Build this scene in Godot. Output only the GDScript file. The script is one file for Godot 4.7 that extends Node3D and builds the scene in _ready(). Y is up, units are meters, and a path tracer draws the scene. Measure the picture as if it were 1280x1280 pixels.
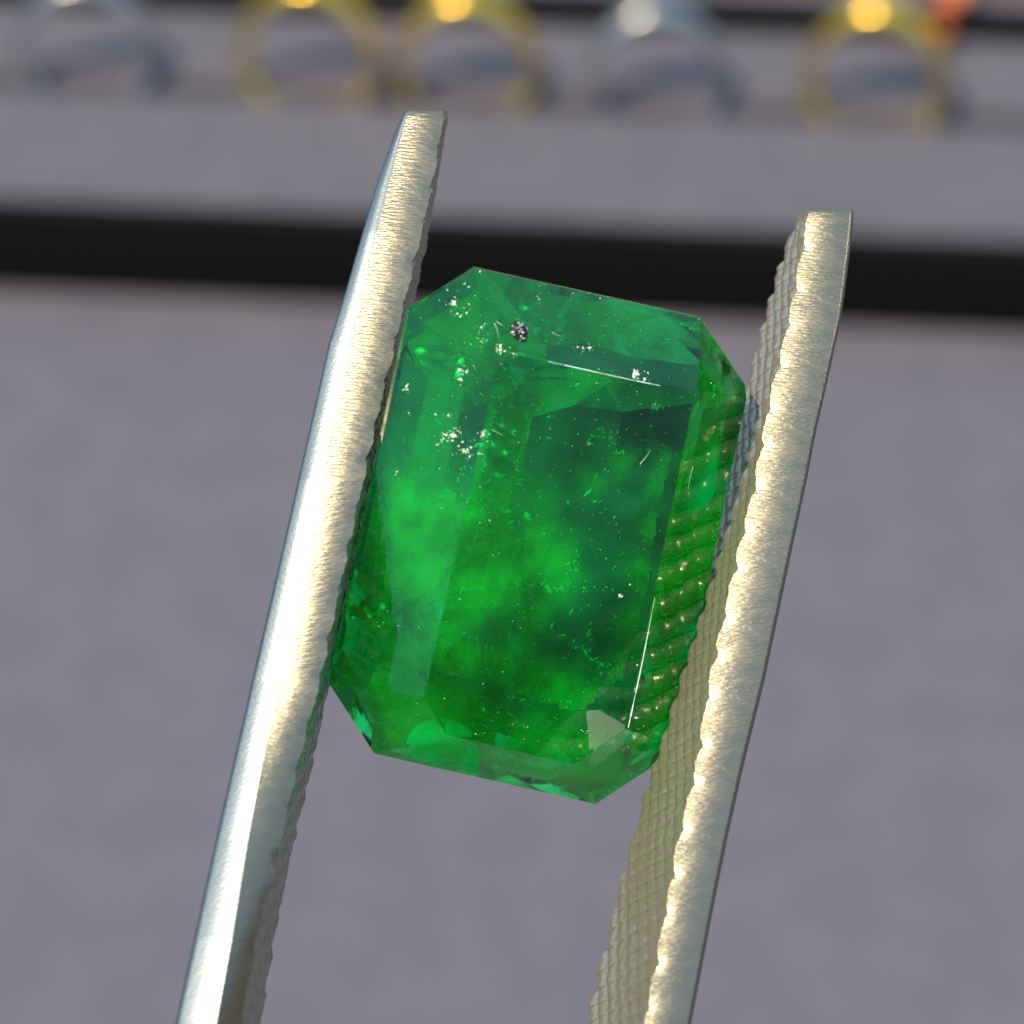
extends Node3D
# An emerald held in tweezers above a dealer's grey mat, a ring tray behind it. Sizes in metres; MM is one millimetre.

const MM := 0.001
const FOCUS := 0.075            # metres from the lens to the stone
const HALF := 0.01165           # half of the frame at that distance
var cam: Camera3D
var facets := []                # planes of the stone, in millimetres in its own axes
var M := {}
var used := {}
var rng := RandomNumberGenerator.new()


func _ready() -> void:
	# ---- camera, sky, sun, exposure
	cam = Camera3D.new()
	cam.name = "camera"
	cam.position = Vector3(0, 0.317, 0)
	cam.rotation_degrees = Vector3(-42, 0, 0)
	var lens := CameraAttributesPhysical.new()
	lens.frustum_near = 0.01
	lens.frustum_far = 60.0
	lens.frustum_focus_distance = FOCUS
	lens.frustum_focal_length = 50.0
	lens.exposure_aperture = 46.0
	lens.exposure_multiplier = 1.0
	cam.attributes = lens
	add_child(cam)
	cam.fov = rad_to_deg(2.0 * atan(HALF / FOCUS))
	cam.near = 0.01
	cam.far = 60.0
	cam.current = true

	var sky := ProceduralSkyMaterial.new()
	sky.sky_top_color = Color(0.60, 0.77, 0.93)
	sky.sky_horizon_color = Color(0.34, 0.35, 0.36)
	sky.sky_curve = 0.065
	sky.ground_bottom_color = Color(0.20, 0.18, 0.17)
	sky.ground_horizon_color = Color(0.30, 0.29, 0.28)
	sky.sun_angle_max = 12.0
	sky.sky_energy_multiplier = 1.0
	var env := Environment.new()
	env.background_mode = Environment.BG_SKY
	env.sky = Sky.new()
	env.sky.sky_material = sky
	env.tonemap_mode = Environment.TONE_MAPPER_LINEAR
	env.tonemap_exposure = 1.42
	env.sdfgi_enabled = true
	env.ssao_enabled = true
	env.ssil_enabled = true
	var we := WorldEnvironment.new()
	we.name = "world_environment"
	we.environment = env
	add_child(we)

	var sun := DirectionalLight3D.new()
	sun.name = "sun"
	sun.light_energy = 1.5
	sun.light_color = Color(1.0, 0.93, 0.80)
	sun.light_angular_distance = 0.5
	sun.shadow_enabled = true
	add_child(sun)
	sun.look_at_from_position(Vector3(-0.46, 1.0, 0.28), Vector3.ZERO, Vector3.FORWARD)

	rng.seed = 20240
	materials()
	setting()
	ring_tray()
	rings()
	tweezers()
	emerald()


# ---------------------------------------------------------------- helpers

func numbered(called: String, parent: Node = null) -> String:
	var key: String = (str(parent.get_instance_id()) if parent else "") + called
	used[key] = used.get(key, 0) + 1
	return called if used[key] == 1 else "%s_%03d" % [called, used[key] - 1]


func thing(called: String, label: String, category: String, at := Transform3D.IDENTITY, group := "") -> Node3D:
	var o := Node3D.new()
	o.name = numbered(called)
	add_child(o, true)
	o.transform = at
	tag(o, label, category, group)
	return o


func tag(o: Node, label: String, category: String, group := "") -> void:
	o.set_meta("label", label)
	o.set_meta("category", category)
	if group:
		o.set_meta("group", group)


func put(called: String, mesh: Mesh, mat: Material, parent: Node = null) -> MeshInstance3D:
	var o := MeshInstance3D.new()
	o.name = numbered(called, parent)
	o.mesh = mesh
	if mat:
		o.material_override = mat
	(parent if parent else self).add_child(o, true)
	return o


func ray(px: float, py: float) -> Vector3:      # through that spot of the photograph (1280 wide), one metre deep
	return cam.global_transform.basis * Vector3((px - 640.0) / 640.0 * HALF / FOCUS, -(py - 640.0) / 640.0 * HALF / FOCUS, -1.0)


func at(px: float, py: float, depth: float) -> Vector3:
	return cam.position + ray(px, py) * depth


func ground(px: float, py: float, y := 0.0) -> Vector3:
	var d := ray(px, py)
	return cam.position + d * ((y - cam.position.y) / d.y)


func quad(st: SurfaceTool, a: Vector3, b: Vector3, c: Vector3, d: Vector3, ua := Vector2.ZERO, ub := Vector2.ZERO, uc := Vector2.ZERO, ud := Vector2.ZERO) -> void:
	for k in [[a, ua], [b, ub], [c, uc], [a, ua], [c, uc], [d, ud]]:
		st.set_uv(k[1])
		st.add_vertex(k[0])


# a grid of points (rows of equal length) with uv, as one smooth sheet
func sheet(rows: Array, uvs: Array, closed := false, flip := false, smooth := true) -> SurfaceTool:
	var st := SurfaceTool.new()
	st.begin(Mesh.PRIMITIVE_TRIANGLES)
	st.set_smooth_group(0 if smooth else -1)
	var w: int = rows[0].size()
	for r in rows:
		pass
	for i in rows.size():
		for j in w:
			st.set_uv(uvs[i][j])
			st.add_vertex(rows[i][j])
	for i in rows.size() - 1:
		for j in (w if closed else w - 1):
			var a: int = i * w + j
			var b: int = i * w + (j + 1) % w
			var c: int = a + w
			var d: int = b + w
			for k in ([a, c, b, b, c, d] if flip else [a, b, c, b, d, c]):
				st.add_index(k)
	st.generate_normals()
	return st


func noise_tex(freq: float, octaves: int, size: int, seed_: int, ramp: Array = [], normal := false, kind := FastNoiseLite.TYPE_SIMPLEX_SMOOTH) -> NoiseTexture2D:
	var n := FastNoiseLite.new()
	n.noise_type = kind
	n.frequency = freq
	n.fractal_octaves = octaves
	n.seed = seed_
	var t := NoiseTexture2D.new()
	t.width = size
	t.height = size
	t.seamless = true
	t.noise = n
	t.as_normal_map = normal
	if ramp:
		var g := Gradient.new()
		g.offsets = PackedFloat32Array(ramp.map(func(x): return x[0]))
		g.colors = PackedColorArray(ramp.map(func(x): return x[1]))
		t.color_ramp = g
	return t


func mat(color: Color, rough: float, metal := 0.0) -> StandardMaterial3D:
	var m := StandardMaterial3D.new()
	m.albedo_color = color
	m.roughness = rough
	m.metallic = metal
	return m


func triplanar(m: StandardMaterial3D, per_metre: float) -> void:
	m.uv1_triplanar = true
	m.uv1_scale = Vector3.ONE * per_metre


func materials() -> void:
	# brushed steel: fine wrinkles across the arm
	var s := mat(Color(0.525, 0.49, 0.42), 0.42, 0.92)
	s.heightmap_enabled = true
	s.heightmap_texture = noise_tex(0.02, 4, 1024, 3)
	s.heightmap_scale = 0.0010
	s.roughness_texture = noise_tex(0.01, 3, 512, 5, [[0.0, Color(0.75, 0.75, 0.75)], [1.0, Color(1, 1, 1)]])
	M.steel = s
	var pl := mat(Color(0.50, 0.53, 0.54), 0.40, 1.0)
	pl.heightmap_enabled = true
	pl.heightmap_texture = s.heightmap_texture
	pl.heightmap_scale = 0.0003
	M.polish = pl
	M.dull = mat(Color(0.54, 0.50, 0.43), 0.44, 0.92)
	M.dull.heightmap_enabled = true
	M.dull.heightmap_texture = s.heightmap_texture
	M.dull.heightmap_scale = 0.0013
	M.chip = mat(Color(0.90, 0.91, 0.82), 0.45)
	M.glint = mat(Color(0.86, 0.93, 0.90), 0.4)  # pale colour for the painted glints on the table edges
	M.mineral = mat(Color(0.10, 0.10, 0.12), 0.35, 0.4)
	M.glitter = mat(Color(0.93, 0.88, 0.84), 0.35, 0.5)
	M.pin = mat(Color(0.55, 1.0, 0.75), 0.5)
	var fr := mat(Color(0.72, 0.78, 0.66), 0.5)  # see-through pale colour for the painted corner reflection
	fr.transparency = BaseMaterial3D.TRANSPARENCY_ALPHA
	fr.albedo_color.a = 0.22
	M.facet_shine = fr
	var j := s.duplicate()
	j.albedo_color = Color(0.62, 0.59, 0.52)
	j.roughness = 0.4
	M.jaw = j
	j.metallic = 0.7
	j.roughness = 0.30

	var e := mat(Color(1, 1, 1), 0.02)
	e.refraction_enabled = true
	e.refraction_scale = 0.052
	e.albedo_color.a = 0.03
	e.metallic_specular = 0.12
	e.subsurf_scatter_enabled = true
	e.subsurf_scatter_strength = 0.7
	e.albedo_texture = noise_tex(0.010, 6, 512, 21, [[0.0, Color(0.0, 0.50, 0.19)], [0.42, Color(0.0, 0.71, 0.30)], [0.60, Color(0.0, 0.91, 0.41)], [1.0, Color(0.0, 1.0, 0.48)]])
	triplanar(e, 60.0)
	M.emerald = e
	var deep := e.duplicate()  # darker copy of the stone's green, painting its dim depths
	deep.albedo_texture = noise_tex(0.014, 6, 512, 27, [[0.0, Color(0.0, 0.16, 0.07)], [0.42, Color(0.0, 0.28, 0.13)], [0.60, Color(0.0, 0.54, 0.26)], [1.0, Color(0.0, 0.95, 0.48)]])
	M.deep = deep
	var v := mat(Color(1, 1, 1), 0.6)
	v.transparency = BaseMaterial3D.TRANSPARENCY_ALPHA
	v.albedo_texture = noise_tex(0.010, 6, 512, 33, [[0.0, Color(0.0, 0.90, 0.38, 0.05)], [0.35, Color(0.0, 0.95, 0.42, 0.28)], [0.66, Color(0.0, 1.0, 0.48, 0.95)], [1.0, Color(0.05, 1.0, 0.56, 1)]])
	v.metallic_specular = 0.1
	v.cull_mode = BaseMaterial3D.CULL_DISABLED
	v.vertex_color_use_as_albedo = true
	v.backlight_enabled = true
	v.backlight = Color(0.9, 0.9, 0.9)
	M.veil = v
	M.crown_glow = v.duplicate()  # bright green for the film that paints a glow under the crown
	M.crown_glow.albedo_texture = noise_tex(0.014, 5, 256, 40, [[0.0, Color(0.0, 0.85, 0.34, 0.5)], [0.5, Color(0.0, 0.98, 0.41, 0.85)], [1.0, Color(0.0, 1.0, 0.48, 0.95)]])

	var f := mat(Color(0.335, 0.322, 0.356), 0.95)
	f.albedo_texture = noise_tex(0.012, 4, 512, 8, [[0.2, Color(0.92, 0.92, 0.945)], [0.8, Color(1, 0.99, 1)]])
	triplanar(f, 14.0)
	f.rim_enabled = true
	f.rim = 0.3
	M.suede = f
	M.foam = f.duplicate()
	M.foam.albedo_color = Color(0.314, 0.300, 0.326)
	M.black = mat(Color(0.02, 0.018, 0.02), 0.85)
	M.black.metallic_specular = 0.3
	var w := mat(Color(0.40, 0.29, 0.24), 0.6)
	w.albedo_texture = noise_tex(0.01, 4, 512, 12, [[0.0, Color(0.7, 0.66, 0.62)], [1.0, Color(1, 1, 1)]])
	triplanar(w, 3.0)
	M.wood = w
	M.gold = mat(Color(1.0, 0.80, 0.32), 0.24, 1.0)
	M.silver = mat(Color(0.74, 0.72, 0.68), 0.28, 1.0)
	M.orange = mat(Color(0.85, 0.42, 0.10), 0.5)


# ---------------------------------------------------------------- the surface and the tray

func setting() -> void:
	var st := SurfaceTool.new()
	st.begin(Mesh.PRIMITIVE_TRIANGLES)
	st.set_normal(Vector3.UP)
	quad(st, Vector3(-1.5, -0.012, -2.2), Vector3(1.5, -0.012, -2.2), Vector3(1.5, -0.012, 0.6), Vector3(-1.5, -0.012, 0.6))
	st.generate_normals()
	var g := put("table_top", st.commit(), M.wood)
	g.set_meta("kind", "structure")
	var mt := put("grey_mat", slab(Vector3(2.6, 0.008, 1.6), 0.002), M.suede)
	mt.transform = tray_frame() * Transform3D(Basis.IDENTITY, Vector3(0.0, -0.0041, 0.8 - 0.095))
	tag(mt, "soft grey suede work mat in front of the ring tray", "mat")


# the tray's own axes: origin on the foot of its front wall in the middle of the frame, x along the wall, z towards the lens
func tray_frame() -> Transform3D:
	var a := ground(0, 362)
	var b := ground(1280, 418)
	var x := (b - a).normalized()
	return Transform3D(Basis(x, Vector3.UP, x.cross(Vector3.UP)), (a + b) / 2.0)


func slab(size: Vector3, r: float, seg := 4) -> ArrayMesh:      # a box with rounded edges all round
	var pts := []
	for q in 4:
		for k in seg + 1:
			var an := (q + float(k) / seg) * PI / 2.0
			var c := Vector2([1, -1, -1, 1][q], [1, 1, -1, -1][q]) * (Vector2(size.x, size.z) / 2.0 - Vector2(r, r))
			pts.append([c, Vector2(cos(an), sin(an))])
	var rows := []
	var uvs := []
	var prof := [[Vector2(-1e9, 0), 0.0]]
	prof.clear()
	for k in seg + 1:
		var an := -PI / 2 + float(k) / seg * PI / 2
		prof.append(Vector2(cos(an) * r, -size.y / 2 + r + sin(an) * r))
	for k in seg + 1:
		var an := float(k) / seg * PI / 2
		prof.append(Vector2(cos(an) * r, size.y / 2 - r + sin(an) * r))
	for p in prof:
		var row := []
		var uv := []
		for q in pts:
			var v: Vector2 = q[0] + q[1] * p.x
			row.append(Vector3(v.x, p.y, v.y))
			uv.append(v)
		rows.append(row)
		uvs.append(uv)
	var caps := [rows[0], rows[-1]]
	for k in 2:                                                    # flat caps
		var row := []
		var uv := []
		for p in caps[k]:
			row.append(Vector3(0, p.y, 0))
			uv.append(Vector2.ZERO)
		if k == 0:
			rows.insert(0, row)
			uvs.insert(0, uv)
		else:
			rows.append(row)
			uvs.append(uv)
	return sheet(rows, uvs, true, true).commit()


const WALL := 0.0158
const FOAM := 0.0120


func slot_z() -> float:
	return (tray_frame().affine_inverse() * ground(640, 122, FOAM)).z


func back_z() -> float:
	return (tray_frame().affine_inverse() * ground(960, 2, WALL)).z


func ring_tray() -> void:
	var f := tray_frame()
	var t := thing("ring_tray", "black rimmed tray with slotted grey foam holding five rings", "tray", f)
	var zs := slot_z()
	var zb := back_z()
	var wide := 0.70
	for k in 2:
		var r := put("rim", slab(Vector3(wide, WALL, 0.003), 0.0006), M.black, t)
		r.position = Vector3(0, WALL / 2.0, -0.0016 if k == 0 else zb)
	for s in [-1, 1]:
		var r := put("rim", slab(Vector3(0.003, WALL, -zb - 0.005), 0.0006), M.black, t)
		r.position = Vector3(s * (wide / 2.0 - 0.0015), WALL / 2.0, zb / 2.0)
	var base := put("base", slab(Vector3(wide - 0.004, 0.0012, -zb - 0.004), 0.0003), M.black, t)
	base.position = Vector3(0, 0.0010, zb / 2.0)
	var gap := 0.0016
	for k in 2:
		var z0: float = -0.0034 if k == 0 else zs - gap
		var z1: float = zs + gap if k == 0 else zb + 0.0018
		var p := put("foam_pad", slab(Vector3(wide - 0.0068, FOAM - 0.002, z0 - z1), 0.0028, 6), M.foam, t)
		p.position = Vector3(0, 0.002 + (FOAM - 0.002) / 2.0, (z0 + z1) / 2.0)


func ring_mesh(thin: float, top_wide: float, top_thick: float) -> ArrayMesh:
	var rows := []
	var uvs := []
	var inner := 0.0096
	for i in 97:
		var an := i / 96.0 * TAU
		var up := pow(maxf(0.0, cos(an)), 3.0)                      # an = 0 at the top
		var w := lerpf(0.0030, top_wide, up)
		var th := lerpf(thin, top_thick, up)
		var row := []
		var uv := []
		for j in 16:
			var b := j / 16.0 * TAU
			var c := cos(b)
			var s := sin(b)
			c = signf(c) * pow(absf(c), 0.7)
			s = signf(s) * pow(absf(s), 0.7)
			var r := inner + th / 2.0 + s * th / 2.0
			row.append(Vector3(sin(an) * r, cos(an) * r, c * w / 2.0))
			uv.append(Vector2(i / 8.0, j / 16.0))
		rows.append(row)
		uvs.append(uv)
	return sheet(rows, uvs, true).commit()


func rings() -> void:
	var f := tray_frame()
	var b := f.basis
	var zs := slot_z()
	# foot x in the photo, how far up, metal
	var list := [
		[112, "silver", 0.0050, "silver ring at the left end of the tray, its top cut off by the frame", 1.7, 4.6, 2.6, 6.0],
		[386, "gold", 0.0056, "gold ring standing left of the tweezers, second from the left end", 1.8, 4.6, 2.8, -4.0],
		[584, "gold", 0.0044, "gold ring standing directly behind the tip of the left tweezer arm", 1.8, 5.6, 3.2, 3.0],
		[820, "silver", 0.0040, "silver ring standing alone between the two tweezer tips", 1.6, 5.2, 2.8, 8.0],
		[1090, "gold", 0.0052, "gold ring at the right, an orange strip rising behind it", 1.8, 5.8, 3.2, -6.0],
	]
	for r in list:
		var p := f.affine_inverse() * ground(r[0], 122 + (r[0] - 640) * 0.055, FOAM)
		p.z = zs
		var t := Transform3D(Basis(Vector3.UP, deg_to_rad(r[7])), f * p)
		t.basis = b * Basis(Vector3.UP, deg_to_rad(r[7])) * Basis(Vector3.RIGHT, deg_to_rad(-16.0))
		var o := put(r[1] + "_ring", ring_mesh(r[4] * MM, r[5] * 1.15 * MM, r[6] * 1.1 * MM), M[r[1]])
		t.origin += t.basis.y * r[2]
		o.transform = t
		tag(o, r[3], "ring", "rings in the tray")
	var st := sheet_strip()
	var s := put("orange_strap", st, M.orange)
	tag(s, "blurred orange strap leaning up behind the rightmost gold ring", "strap")


func sheet_strip() -> ArrayMesh:
	var rows := []
	var uvs := []
	var a := ground(1166, 48, FOAM + 0.004)
	var c := at(1208, -60, (a - cam.position).length() * 1.06)
	var side := cam.global_transform.basis.x
	var back := (c - a).cross(side).normalized()
	for i in 25:
		var k := i / 24.0
		var p := a.lerp(c, k) + back * sin(k * PI) * 0.002
		var row := []
		var uv := []
		for j in 12:
			var an := j / 12.0 * TAU
			row.append(p + side * cos(an) * 0.0022 + back * sin(an) * 0.0009)
			uv.append(Vector2(k, j / 12.0))
		rows.append(row)
		uvs.append(uv)
	return sheet(rows, uvs, true).commit()


# ---------------------------------------------------------------- tweezers

func sample(list: Array, y: float) -> Array:       # rows [y, values...] read with a smooth in-between
	var k := 0
	while k < list.size() - 2 and y > list[k + 1][0]:
		k += 1
	var a: Array = list[k]
	var b: Array = list[k + 1]
	var out := []
	var t: float = (y - a[0]) / (b[0] - a[0])
	for i in range(1, a.size()):
		out.append(lerpf(a[i], b[i], t))
	return out


# the saw-toothed hatch of a jaw: s along the arm, d into it, both in millimetres
func ridge(s: float, d: float, deep: float) -> float:
	var x := absf(fposmod(s / 1.0 + d / 0.80, 1.0) - 0.5) * 2.0      # 0 on a crest, 1 in the valley
	var q := fposmod(s / 0.66 - d / 0.60, 1.0)
	var dent := smoothstep(0.16, 0.04, absf(q - 0.5))
	return -deep * (pow(x, 2.2) + 0.11 * dent)


func arm(parent: Node, rows_px: Array, sign: float, tooth: float, edge_look: Material) -> void:
	# rows_px: y, outer x, bevel x, front-edge x, back-edge x, front depth (mm), depth of the jaw (mm), how much deeper the front edge lies
	var last := 2500.0                                            # the arms go on below the frame, towards the hand
	var er := []
	var eu := []
	var fr := []
	var fu := []
	var jr := []
	var ju := []
	var y0: float = rows_px[0][0]
	var n := 1150
	var prev := Vector3.ZERO
	var s := 0.0
	for i in n + 1:
		var y := lerpf(y0, last, float(i) / n)
		var v := sample(rows_px, y)                               # a straight bar between measured places
		var df: float = v[4] * MM
		var w: float = v[5] * MM
		var o := at(v[0], y, df + w * 0.06)
		var bv := at(v[1], y, df)
		var fe := at(v[2], y, df + v[6] * MM)
		var be := at(v[3], y, df + w)
		var ob := at(v[0] + sign * 9.0, y, df + w)
		var across := (fe - o).normalized()
		var deep := (be - fe).normalized()
		if i:
			s += (fe - prev).length()
		prev = fe
		# jaw face: from the front edge to the back edge
		var jrow := []
		var juv := []
		var cols := 84
		var fade := clampf(i / 6.0, 0.0, 1.0)
		for j in cols + 1:
			var d := float(j) / cols
			var h := ridge(s / MM + 0.07 * sin(s * 2300.0), d * w / MM, tooth * (0.38 + 0.62 * smoothstep(0.0, 0.2, d))) * MM * fade
			var wob := sin(s * 9000.0 + d * 7.0) * 0.012 * MM + sin(s * 23000.0 + d * 31.0) * 0.008 * MM
			var lip := (0.12 * MM) * (1.0 - smoothstep(0.0, 0.06, d))
			jrow.append(fe.lerp(be, d) + across * (h + wob + 0.04 * MM) - across * lip * 0.3)
			juv.append(Vector2(d * w * 120.0, s * 160.0))
		jr.append(jrow)
		ju.append(juv)
		# the rest of the bar: front edge, front face, bevel, outer side, back
		var pts := [jrow[0]]
		for j in range(1, 9):
			pts.append((jrow[0] as Vector3).lerp(fe, smoothstep(0.0, 2.0, j)).lerp(bv, j / 8.0) - deep * sin(j / 8.0 * PI) * 0.05 * MM)
		var edge := [pts[-1]]
		for j in range(1, 9):
			var k := j / 8.0
			edge.append(bv.lerp(o, k) - deep * sin(k * PI) * 0.04 * MM)
		for k in [0.08, 0.5, 0.94]:
			edge.append(o.lerp(ob, k))
		edge.append(ob.lerp(jrow[cols], 0.06))
		edge.append(jrow[cols])
		er.append(edge)
		var ev := []
		for j in edge.size():
			ev.append(Vector2(j * 0.03, s * 400.0))
		eu.append(ev)
		var uv := []
		var len := 0.0
		for j in pts.size():
			if j:
				len += (pts[j] - pts[j - 1]).length()
			uv.append(Vector2(len * 150.0, s * 620.0))
		fr.append(pts)
		fu.append(uv)
	for i in 7:                                                    # the end of the tip is worn round
		var k := 1.0 - i / 7.0
		var mid_ := Vector3.ZERO
		for p in fr[i] + er[i]:
			mid_ += p / float(fr[i].size() + er[i].size())
		var down: Vector3 = (fr[i + 1][4] - fr[i][4])
		for row in [fr[i], er[i], jr[i]]:
			for j in row.size():
				row[j] = (row[j] as Vector3).lerp(mid_, 0.16 * (1.0 - sqrt(1.0 - k * k))) + down * (rng.randf() - 0.5) * 0.5 * k * k
		er[i][0] = fr[i][-1]
		jr[i][0] = fr[i][0]
		er[i][-1] = jr[i][-1]
	var body := sheet(fr, fu, false, sign > 0.0)
	# the two ends
	var tip := SurfaceTool.new()
	tip.begin(Mesh.PRIMITIVE_TRIANGLES)
	for end in [0, n]:
		var loop: Array = fr[end] + er[end].slice(1)
		var mid := Vector3.ZERO
		for p in loop:
			mid += p / loop.size()
		for j in loop.size():
			var a: Vector3 = loop[j]
			var b: Vector3 = loop[(j + 1) % loop.size()]
			for p in ([mid, a, b] if (sign > 0.0) == (end == 0) else [mid, b, a]):
				tip.set_uv(Vector2(p.x, p.y) * 300.0)
				tip.add_vertex(p)
	tip.generate_normals()
	var am := body.commit()
	tip.commit(am)
	var a := put("arm", am, M.steel, parent)
	put("polished_edge", sheet(er, eu, false, sign > 0.0).commit(), edge_look, a)
	put("serrated_jaw", sheet(jr, ju, false, sign > 0.0).commit(), M.jaw, a)


func tweezers() -> void:
	var t := thing("tweezers", "steel gem tweezers with saw-toothed jaws gripping the emerald", "tweezers")
	# y, outer, bevel, front edge, back edge, front depth, jaw depth
	arm(t, [
		[138, 505, 510, 556, 560, 76.5, 1.6, 0], [180, 488.57, 499, 549.9, 553.09, 76.14, 1.9, 0], [230, 471.07, 486.27, 540.67, 544.87, 75.71, 2.08, 0], [290, 453.14, 471, 528, 535, 75.2, 2.3, 0], [360, 433.03, 455.5, 510.62, 520.5, 74.7, 2.5, 0], [430, 410.88, 440, 494.53, 506, 74.2, 2.7, 0],
		[520, 390.62, 418.82, 472.88, 485.88, 73.56, 2.91, 0], [600, 372.58, 400, 454.95, 468, 73, 3.1, 0], [720, 345.38, 376, 428.6, 441.12, 72.62, 3.29, 0], [850, 315.31, 350, 401.2, 412, 72.2, 3.5, 0], [950, 292.48, 328.67, 374.63, 390.81, 71.53, 3.7, 0.17], [1050, 269.68, 309.86, 351.7, 366.7, 70.79, 3.89, 0.33], [1172, 242.79, 290, 321.81, 341.85, 69.8, 4.1, 0.53], [1280, 219, 270, 301.79, 325.35, 69, 4.3, 0.7], [1400, 193, 240, 281, 306, 68, 4.5, 0.9]], 1.0, 0.17, M.polish)
	arm(t, [
		[262, 1068, 1063, 1010, 1004, 76.6, 2, -0], [310, 1063, 1058, 1001.85, 981.72, 76.33, 2.24, -0], [360, 1056.75, 1051.75, 992.52, 965.94, 75.98, 2.44, -0], [400, 1050.87, 1045.87, 984.48, 955.05, 75.7, 2.6, -0], [440, 1042.33, 1037.33, 975.47, 943.6, 75.45, 2.8, -0], [480, 1033.6, 1028.6, 965.38, 934.31, 75.2, 3, -0],
		[540, 1020, 1015, 953, 920.59, 74.87, 3.16, -0], [600, 1008.6, 1003.6, 943, 906.87, 74.55, 3.33, -0], [700, 987.3, 982.3, 919.11, 884, 74, 3.6, -0], [850, 955.94, 950.94, 885.81, 843, 73.3, 3.9, -0.02], [960, 928.88, 923.88, 868.65, 813.91, 72.8, 4.1, -0.04], [1050, 908.8, 903.8, 846.5, 790, 72.27, 4.21, -0.06], [1130, 892.68, 887.68, 832.54, 768.18, 71.8, 4.3, -0.08], [1280, 864, 859, 804, 733, 71, 4.5, -0.11], [1400, 841, 836, 784, 704, 70.4, 4.7, -0.14]], -1.0, 0.26, M.dull)



# ---------------------------------------------------------------- the stone

func cut(sides: Array) -> Array:                   # faces of the convex body inside the planes [normal, distance]
	var faces := []
	for i in sides.size():
		var n: Vector3 = sides[i][0]
		var u := n.cross(Vector3(0.31, 0.87, 0.11)).normalized()
		var v := n.cross(u)
		var o: Vector3 = n * sides[i][1]
		var poly := [o + (u + v) * 40.0, o + (v - u) * 40.0, o - (u + v) * 40.0, o + (u - v) * 40.0]
		for k in sides.size():
			if k == i:
				continue
			var out := []
			for j in poly.size():
				var a: Vector3 = poly[j]
				var b: Vector3 = poly[(j + 1) % poly.size()]
				var da: float = a.dot(sides[k][0]) - sides[k][1]
				var db: float = b.dot(sides[k][0]) - sides[k][1]
				if da <= 0.0:
					out.append(a)
				if (da < 0.0 and db > 0.0) or (da > 0.0 and db < 0.0):
					out.append(a.lerp(b, da / (da - db)))
			poly = out
			if poly.size() < 3:
				break
		if poly.size() >= 3:
			faces.append([n, poly])
	return faces


func slope(phi: float, r0: float, k0: float, r1: float, k1: float) -> Array:   # the plane through two levels of one side
	var c := Vector3(cos(deg_to_rad(phi)), sin(deg_to_rad(phi)), 0)
	var t := Vector2(r1 - r0, k1 - k0)
	var m := Vector2(t.y, -t.x).normalized()
	if m.x < 0.0:
		m = -m
	var n := (c * m.x + Vector3(0, 0, m.y)).normalized()
	return [n, n.dot(c * r0 + Vector3(0, 0, k0))]


const P1 := -1.5
const P2 := -2.8
const P3 := -4.0


func stone_frame() -> Transform3D:
	var b := cam.global_transform.basis
	var n := (b * Vector3(0.29984, -0.29075, 0.90860)).normalized()
	var up := (b * Vector3(0.20545, 0.94975, 0.23612)).normalized()
	return Transform3D(Basis(up.cross(n), up, n), at(673, 670, FOCUS))


func emerald() -> void:
	var t := thing("emerald", "octagonal step-cut green emerald gripped between the two tweezer jaws", "gemstone", stone_frame())
	# side: azimuth, girdle, crown step, table, pavilion 1, 2, 3
	var cuts := [
		[179.6, 4.17, 3.15, 2.43, 3.25, 1.85, 0.06], [-138.0, 5.81, 4.85, 4.25, 4.75, 3.35, 1.95], [-97.3, 5.86, 5.10, 4.62, 4.85, 3.55, 2.3], [-49.0, 6.59, 5.35, 4.62, 5.1, 3.5, 2.0],
		[1.4, 4.22, 3.32, 2.42, 3.30, 1.90, 0.06, 0.34, 0.98], [46.5, 5.86, 5.15, 4.64, 4.75, 3.35, 1.95], [86.3, 5.71, 4.88, 4.30, 4.75, 3.5, 2.3], [131.0, 6.30, 5.25, 4.62, 5.0, 3.45, 2.0]]
	var sides := [[Vector3(0, 0, 1), 1.55]]
	for c in cuts:
		var k0: float = c[7] if c.size() > 7 else 0.10
		var k1: float = c[8] if c.size() > 7 else 1.0
		sides.append(slope(c[0], c[1], -0.12, c[1], 0.12))
		sides.append(slope(c[0], c[1], k0, c[2], k1))
		sides.append(slope(c[0], c[2], k1, c[3], 1.55))
		sides.append(slope(c[0], c[1], -0.10, c[4], P1))
		sides.append(slope(c[0], c[4], P1, c[5], P2))
		sides.append(slope(c[0], c[5], P2, c[6], P3))
	var faces := cut(sides)
	var both: ArrayMesh                                            # crown, then pavilion, its green darkened to paint the dim interior
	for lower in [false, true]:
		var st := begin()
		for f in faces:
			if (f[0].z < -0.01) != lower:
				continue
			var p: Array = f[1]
			for j in range(1, p.size() - 1):
				var a: Vector3 = p[0]
				var b: Vector3 = p[j]
				var c: Vector3 = p[j + 1]
				if (b - a).cross(c - a).dot(f[0]) > 0.0:
					var x := b
					b = c
					c = x
				for q in [a, b, c]:
					st.add_vertex(q * MM)
		st.generate_normals()
		both = st.commit(both)
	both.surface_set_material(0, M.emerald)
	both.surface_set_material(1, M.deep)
	put("stone", both, null, t)
	facets = sides
	blemishes(t)
	# feathers and clouds: wavy films inside the stone, denser to paint its brightly lit areas
	for f in [[0, 0.95, 0.55, 0.0], [0, 0.80, 0.75, 0.0], [0, 0.62, 0.8, 0.0], [1, 0.62, 0.85, 0.0], [1, 0.88, 0.85, 0.0]]:
		film(t, f[0], f[1], f[2], f[3], GLOW_CLOUDS, M.veil)
	film(t, 0, 0.984, 0.9, 0.0, RIM_GLOW, M.crown_glow)


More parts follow.
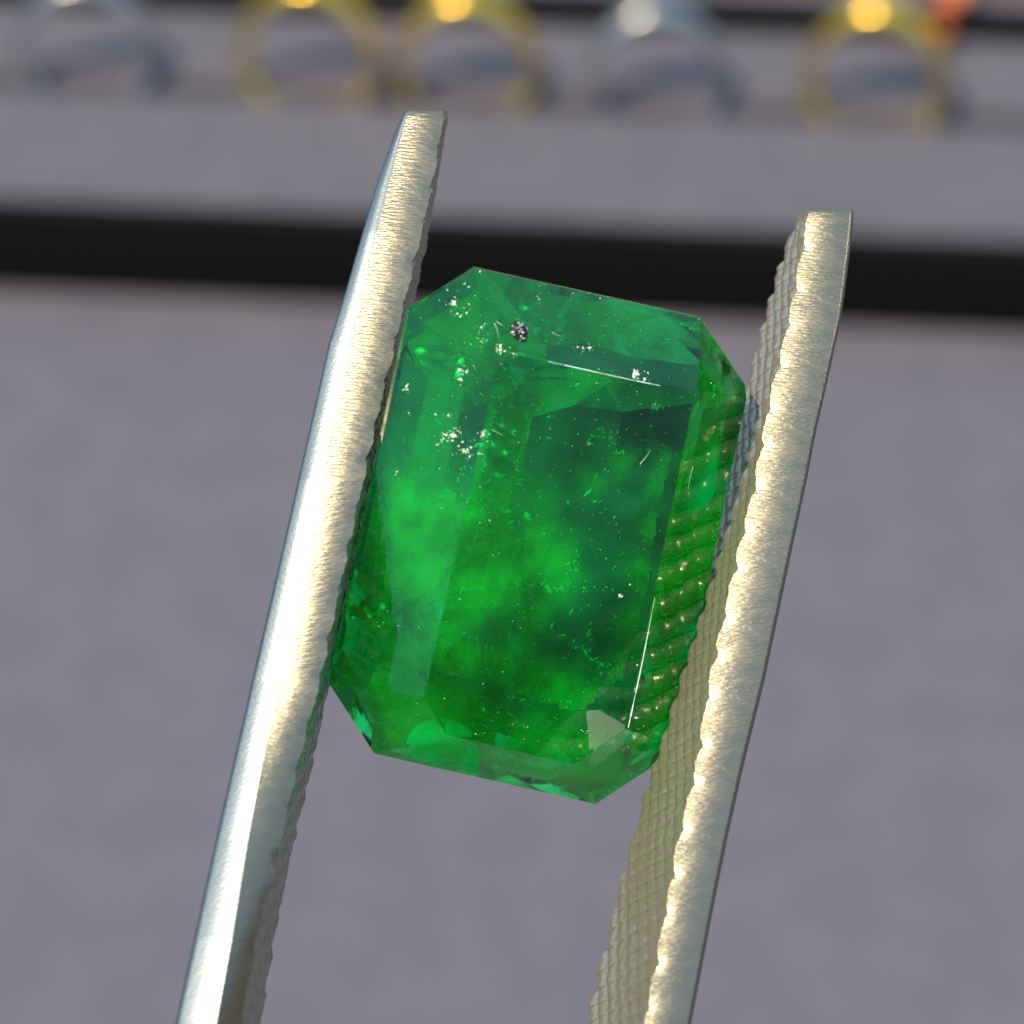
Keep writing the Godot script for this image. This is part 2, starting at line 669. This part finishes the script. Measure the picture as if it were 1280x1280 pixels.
# where cloud films also paint the stone bright: middle x, y and reach in the photograph's pixels, strength
const GLOW_CLOUDS := [[500, 640, 60, 1.6], [545, 690, 65, 1.7], [470, 760, 45, 1.2], [455, 860, 45, 1.2], [610, 750, 60, 1.1], [670, 670, 36, 0.8], [590, 935, 55, 1.3], [510, 900, 45, 1.0], [690, 970, 50, 1.4],
	[868, 740, 30, 1.6], [892, 640, 30, 1.6], [905, 560, 26, 1.2], [850, 830, 30, 1.6], [838, 920, 34, 1.8], [915, 500, 26, 0.7], [700, 575, 40, 0.2], [760, 540, 20, 0.6], [560, 420, 60, 0.18], [700, 400, 80, 0.08],
	[700, 715, 22, 1.2], [640, 590, 36, 0.5], [440, 720, 36, 0.9], [500, 520, 45, 0.3], [745, 985, 40, 1.4], [790, 690, 30, 0.12], [620, 980, 40, 1.2], [540, 960, 40, 1.2], [475, 915, 36, 1.2]]


# green film added to brighten the lower and right-hand crown, hiding the jaw behind
const RIM_GLOW := [[912, 520, 22, 0.25], [900, 570, 24, 0.45], [888, 620, 26, 1.0], [878, 670, 26, 0.9], [868, 720, 28, 0.9], [858, 770, 28, 0.8], [850, 820, 26, 0.8], [842, 870, 24, 0.7], [832, 920, 26, 1.0], [770, 975, 28, 0.8], [720, 980, 30, 0.9], [660, 968, 30, 0.7],
	[600, 950, 30, 0.9], [540, 935, 30, 0.8], [480, 925, 26, 0.9], [440, 870, 24, 0.7], [450, 800, 22, 0.4]]


func cloudiness(x: float, y: float, list: Array) -> float:
	var sum := 0.0
	for c in list:
		sum += c[3] * exp(-(pow(x - c[0], 2.0) + pow(y - c[1], 2.0)) / (c[2] * c[2]))
	return sum


func film(t: Node3D, far: int, share: float, most: float, least: float, list: Array, look: Material) -> void:
	var hub := Vector3(0.0, 0.0, -0.7)
	var n := 72
	var spot := []
	var uv := []
	var tint := []
	var shift := Vector2(rng.randf(), rng.randf())
	for i in n + 1:
		for j in n + 1:
			var x := lerpf(400.0, 945.0, float(j) / n)
			var y := lerpf(325.0, 1015.0, float(i) / n)
			var h := on_stone(x, y, far == 1)
			var p: Vector3 = h[0]
			var good: bool = facets.all(func(pl): return p.dot(pl[0]) < pl[1] + 0.02)
			var w := 1.0 + 0.03 * sin(x * 0.021 + share * 9.0) * sin(y * 0.017 + share * 17.0)
			spot.append(hub + (p - hub) * share * w if good else null)
			uv.append(Vector2(x, y + 0.25 * x) / Vector2(620.0, 760.0) + shift)
			tint.append(Color(1, 1, 1, clampf(least + most * cloudiness(x, y, list), 0.0, 0.95)))
	var st := SurfaceTool.new()
	st.begin(Mesh.PRIMITIVE_TRIANGLES)
	for i in n:
		for j in n:
			var c: int = i * (n + 1) + j
			if spot[c] != null and spot[c + 1] != null and spot[c + n + 1] != null and spot[c + n + 2] != null:
				for q in [c, c + 1, c + n + 1, c + 1, c + n + 2, c + n + 1]:
					st.set_uv(uv[q])
					st.set_color(tint[q])
					st.add_vertex(spot[q] * MM)
	st.index()
	st.generate_normals()
	put("glow_cloud", st.commit(), look, t)


func on_stone(px: float, py: float, far := false) -> Array:        # [point, normal] in the stone's axes (mm) where that spot of the picture meets its surface
	var f := stone_frame().affine_inverse()
	var o := f * cam.position / MM
	var d := (f.basis * ray(px, py)).normalized()
	var best := 1e9 if far else -1e9
	var n := Vector3.BACK
	for s in facets:
		var k: float = d.dot(s[0])
		if far and k > 1e-6 and (s[1] - o.dot(s[0])) / k < best:
			best = (s[1] - o.dot(s[0])) / k
			n = s[0]
		if far:
			continue
		if k < -1e-6:
			var q: float = (s[1] - o.dot(s[0])) / k
			if q > best:
				best = q
				n = s[0]
	return [o + d * best, n]


func shard(st: SurfaceTool, p: Vector3, n: Vector3, r: float, long := 1.0) -> void:   # a small splinter lying on a face
	var u := n.cross(Vector3(rng.randf() - 0.5, rng.randf() - 0.5, rng.randf() - 0.5)).normalized()
	var v := n.cross(u)
	var k := 3 + rng.randi() % 3
	var base := []
	for i in k:
		var an := TAU * i / k + rng.randf_range(-0.5, 0.5)
		base.append(p + (u * cos(an) * long + v * sin(an)) * r * rng.randf_range(0.5, 1.2))
	var top := p + n * r * rng.randf_range(0.25, 0.6) + u * rng.randf_range(-0.3, 0.3) * r
	for i in k:
		for q in [base[i], base[(i + 1) % k], top]:
			st.add_vertex(q * MM)


func lies(p: Vector3) -> bool:                     # whether that point is on the stone and not beside it
	return facets.all(func(pl): return p.dot(pl[0]) < pl[1] + 0.01)


func begin() -> SurfaceTool:
	var st := SurfaceTool.new()
	st.begin(Mesh.PRIMITIVE_TRIANGLES)
	st.set_smooth_group(-1)
	return st


func bar(st: SurfaceTool, a: Vector3, b: Vector3, n: Vector3, w0: float, w1: float) -> void:      # a thin three-sided sliver lying on a face
	var side := (b - a).cross(n).normalized()
	var p := [a + side * w0, a - side * w0, a + n * w0]
	var q := [b + side * w1, b - side * w1, b + n * w1]
	for i in 3:
		var j := (i + 1) % 3
		for x in [p[i], p[j], q[j], p[i], q[j], q[i]]:
			st.add_vertex(x * MM)


func blemishes(t: Node3D) -> void:
	# chipped patches: x, y, count, spread (px), size (mm)
	var st := begin()
	for c in [[566, 380, 26, 11, 0.030], [580, 392, 12, 12, 0.02], [575, 465, 16, 9, 0.028], [508, 487, 8, 6, 0.03], [565, 545, 34, 14, 0.03], [580, 563, 30, 12, 0.026], [552, 552, 12, 10, 0.024],
			[603, 545, 16, 7, 0.03], [601, 567, 10, 6, 0.02], [795, 467, 26, 8, 0.034], [806, 474, 12, 6, 0.03], [737, 435, 14, 7, 0.024], [721, 436, 6, 5, 0.02], [775, 745, 8, 3, 0.026], [497, 592, 4, 4, 0.022],
			[605, 428, 14, 16, 0.018], [600, 410, 16, 14, 0.016], [625, 437, 16, 5, 0.026], [640, 442, 10, 10, 0.02], [595, 455, 8, 14, 0.016], [560, 520, 10, 14, 0.016], [798, 832, 3, 3, 0.024], [771, 870, 2, 2, 0.02],
			[673, 368, 8, 10, 0.018], [715, 367, 7, 8, 0.02], [750, 372, 5, 10, 0.018], [600, 340, 3, 3, 0.03], [580, 355, 6, 8, 0.016], [876, 400, 6, 6, 0.02], [733, 915, 10, 8, 0.016], [640, 905, 12, 18, 0.012]]:
		for i in c[2]:
			var a := rng.randf() * TAU
			var r: float = absf(rng.randfn(0.0, 0.62)) * c[3]
			var h := on_stone(c[0] + cos(a) * r, c[1] + sin(a) * r)
			if lies(h[0]):
				shard(st, h[0], h[1], c[4] * rng.randf_range(0.25, 0.8) * (1.8 if rng.randf() < 0.15 else 1.0), rng.randf_range(0.6, 2.4))
	for i in 170:                                                # dust
		var h := on_stone(rng.randf_range(440, 900), rng.randf_range(360, 970))
		if lies(h[0]):
			shard(st, h[0], h[1], 0.017 * rng.randf_range(0.3, 1.0) * (1.0 if rng.randf() < 0.8 else 1.6))
	st.generate_normals()
	put("surface_chips", st.commit(), M.chip, t).set_meta("kind", "stuff")
	# scratches and slivers, each a part
	for l in [[618, 404, 624, 423], [621, 402, 630, 408], [690, 415, 703, 421], [866, 583, 860, 612], [800, 580, 814, 562], [615, 537, 629, 545]]:
		var a := on_stone(l[0], l[1])
		var b := on_stone(l[2], l[3])
		var s := begin()
		var m: Vector3 = (a[0] as Vector3).lerp(b[0], rng.randf_range(0.35, 0.65)) + (a[1] as Vector3).cross((b[0] - a[0]) as Vector3) * rng.randf_range(-0.12, 0.12)
		bar(s, a[0], m, a[1], 0.0055, 0.003)
		bar(s, m, b[0], a[1], 0.0032, 0.001)
		s.generate_normals()
		put("scratch", s.commit(), M.chip, t)
	# glints on the worn table edges, laid on as pale slivers
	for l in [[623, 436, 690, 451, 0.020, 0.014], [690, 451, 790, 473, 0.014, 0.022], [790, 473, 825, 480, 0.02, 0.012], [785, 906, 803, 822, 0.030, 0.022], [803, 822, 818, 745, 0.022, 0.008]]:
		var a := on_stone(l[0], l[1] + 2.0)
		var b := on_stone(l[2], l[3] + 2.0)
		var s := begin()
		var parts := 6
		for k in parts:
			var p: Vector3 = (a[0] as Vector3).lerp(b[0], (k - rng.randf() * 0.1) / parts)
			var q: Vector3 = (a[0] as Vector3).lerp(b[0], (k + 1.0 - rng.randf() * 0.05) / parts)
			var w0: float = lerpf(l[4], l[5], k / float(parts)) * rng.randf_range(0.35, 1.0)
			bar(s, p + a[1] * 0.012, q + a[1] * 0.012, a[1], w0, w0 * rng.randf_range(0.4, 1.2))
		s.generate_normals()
		put("edge_glint", s.commit(), M.glint, t)
	# a dark mineral grain with glittering faces, set in the crown
	var h := on_stone(649, 415)
	var d := begin()
	var grid := []
	for i in 6:
		for j in 7:
			var el := PI * i / 5.0
			var az := TAU * j / 7.0
			var r := 0.235 * (1.0 + rng.randf_range(-0.22, 0.20))
			grid.append(Vector3(sin(el) * cos(az) * 0.95, sin(el) * sin(az) * 1.1, cos(el) * 0.5) * r)
	var face := Basis(Quaternion(Vector3.BACK, h[1]))
	for i in 5:
		for j in 7:
			var k := (j + 1) % 7
			for x in [grid[i * 7 + j], grid[i * 7 + k], grid[i * 7 + 7 + k], grid[i * 7 + j], grid[i * 7 + 7 + k], grid[i * 7 + 7 + j]]:
				d.add_vertex((h[0] + face * x) * MM)
	d.generate_normals()
	var grain := put("dark_grain", d.commit(), M.mineral, t)
	var gl := begin()
	for i in 46:
		var az := rng.randf() * TAU
		var el := rng.randf() * 1.15
		var q := Vector3(sin(el) * cos(az) * 0.95, sin(el) * sin(az) * 1.1, cos(el) * 0.5) * 0.235
		shard(gl, h[0] + face * q, face * Vector3(q.x, q.y, q.z * 3.0).normalized(), rng.randf_range(0.014, 0.042))
	gl.generate_normals()
	put("glitter", gl.commit(), M.glitter, grain).set_meta("kind", "stuff")
	# pale film painting a facet's reflection at the table corner
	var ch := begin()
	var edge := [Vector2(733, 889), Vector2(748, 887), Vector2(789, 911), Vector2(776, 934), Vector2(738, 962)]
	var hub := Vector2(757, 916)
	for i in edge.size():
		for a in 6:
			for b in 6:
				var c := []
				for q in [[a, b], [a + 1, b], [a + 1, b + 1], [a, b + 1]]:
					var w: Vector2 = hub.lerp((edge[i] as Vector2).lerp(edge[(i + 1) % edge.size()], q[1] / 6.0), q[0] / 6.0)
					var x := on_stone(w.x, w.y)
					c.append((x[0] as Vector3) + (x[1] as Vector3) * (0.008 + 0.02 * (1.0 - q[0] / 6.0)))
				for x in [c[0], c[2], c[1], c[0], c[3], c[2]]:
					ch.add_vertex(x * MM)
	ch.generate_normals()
	put("corner_reflection", ch.commit(), M.facet_shine, t)
	# pinpoints and needles inside, plus bright flashes put in as pale flakes
	var pin := begin()
	var made := 0
	while made < 520:
		var p := Vector3(rng.randf_range(-4, 4), rng.randf_range(-5.5, 5.5), rng.randf_range(-3.5, 1.3))
		var inside := true
		for s in facets:
			if p.dot(s[0]) > s[1] - 0.15:
				inside = false
		if inside:
			made += 1
			shard(pin, p, Vector3(rng.randf_range(-1, 1), rng.randf_range(-1, 1), 1).normalized(), rng.randf_range(0.012, 0.04), 1.0 if rng.randf() < 0.8 else 3.5)
	for l in [[560, 744, 640, 738, 26], [640, 738, 782, 744, 40], [625, 892, 722, 899, 22], [580, 640, 640, 632, 16], [575, 693, 603, 645, 16], [745, 780, 742, 830, 14], [760, 520, 790, 560, 18], [630, 470, 560, 600, 26], [700, 800, 790, 870, 30], [560, 800, 640, 850, 22], [640, 500, 650, 720, 20]]:
		for k in l[4]:
			var w := rng.randf()
			var hp := on_stone(lerpf(l[0], l[2], w) + rng.randfn(0, 3.0), lerpf(l[1], l[3], w) + rng.randfn(0, 3.0))
			shard(pin, Vector3(0, 0, -0.7) + (hp[0] + Vector3(0, 0, 0.7)) * 0.90, hp[1], rng.randf_range(0.012, 0.035), 1.0 if rng.randf() < 0.6 else 3.5)
	for l in [[515, 633, 5, 8], [750, 535, 5, 9], [776, 530, 4, 6], [598, 930, 7, 14], [715, 715, 8, 12], [833, 938, 5, 8], [896, 660, 4, 8], [470, 690, 4, 10], [428, 838, 3, 6], [680, 735, 5, 12], [760, 850, 5, 10], [835, 490, 3, 6], [905, 468, 3, 5], [745, 955, 4, 7], [650, 640, 5, 16], [615, 600, 4, 14]]:
		for k in l[2]:
			var hp := on_stone(l[0] + rng.randfn(0, 0.6) * l[3], l[1] + rng.randfn(0, 0.6) * l[3])
			if lies(hp[0]):
				shard(pin, Vector3(0, 0, -0.7) + (hp[0] + Vector3(0, 0, 0.7)) * rng.randf_range(0.86, 0.94), (hp[1] + Vector3(rng.randf_range(-0.5, 0.5), rng.randf_range(-0.5, 0.5), 0)).normalized(), rng.randf_range(0.025, 0.075), rng.randf_range(0.8, 2.5))
	pin.generate_normals()
	put("inclusions_and_flashes", pin.commit(), M.pin, t).set_meta("kind", "stuff")
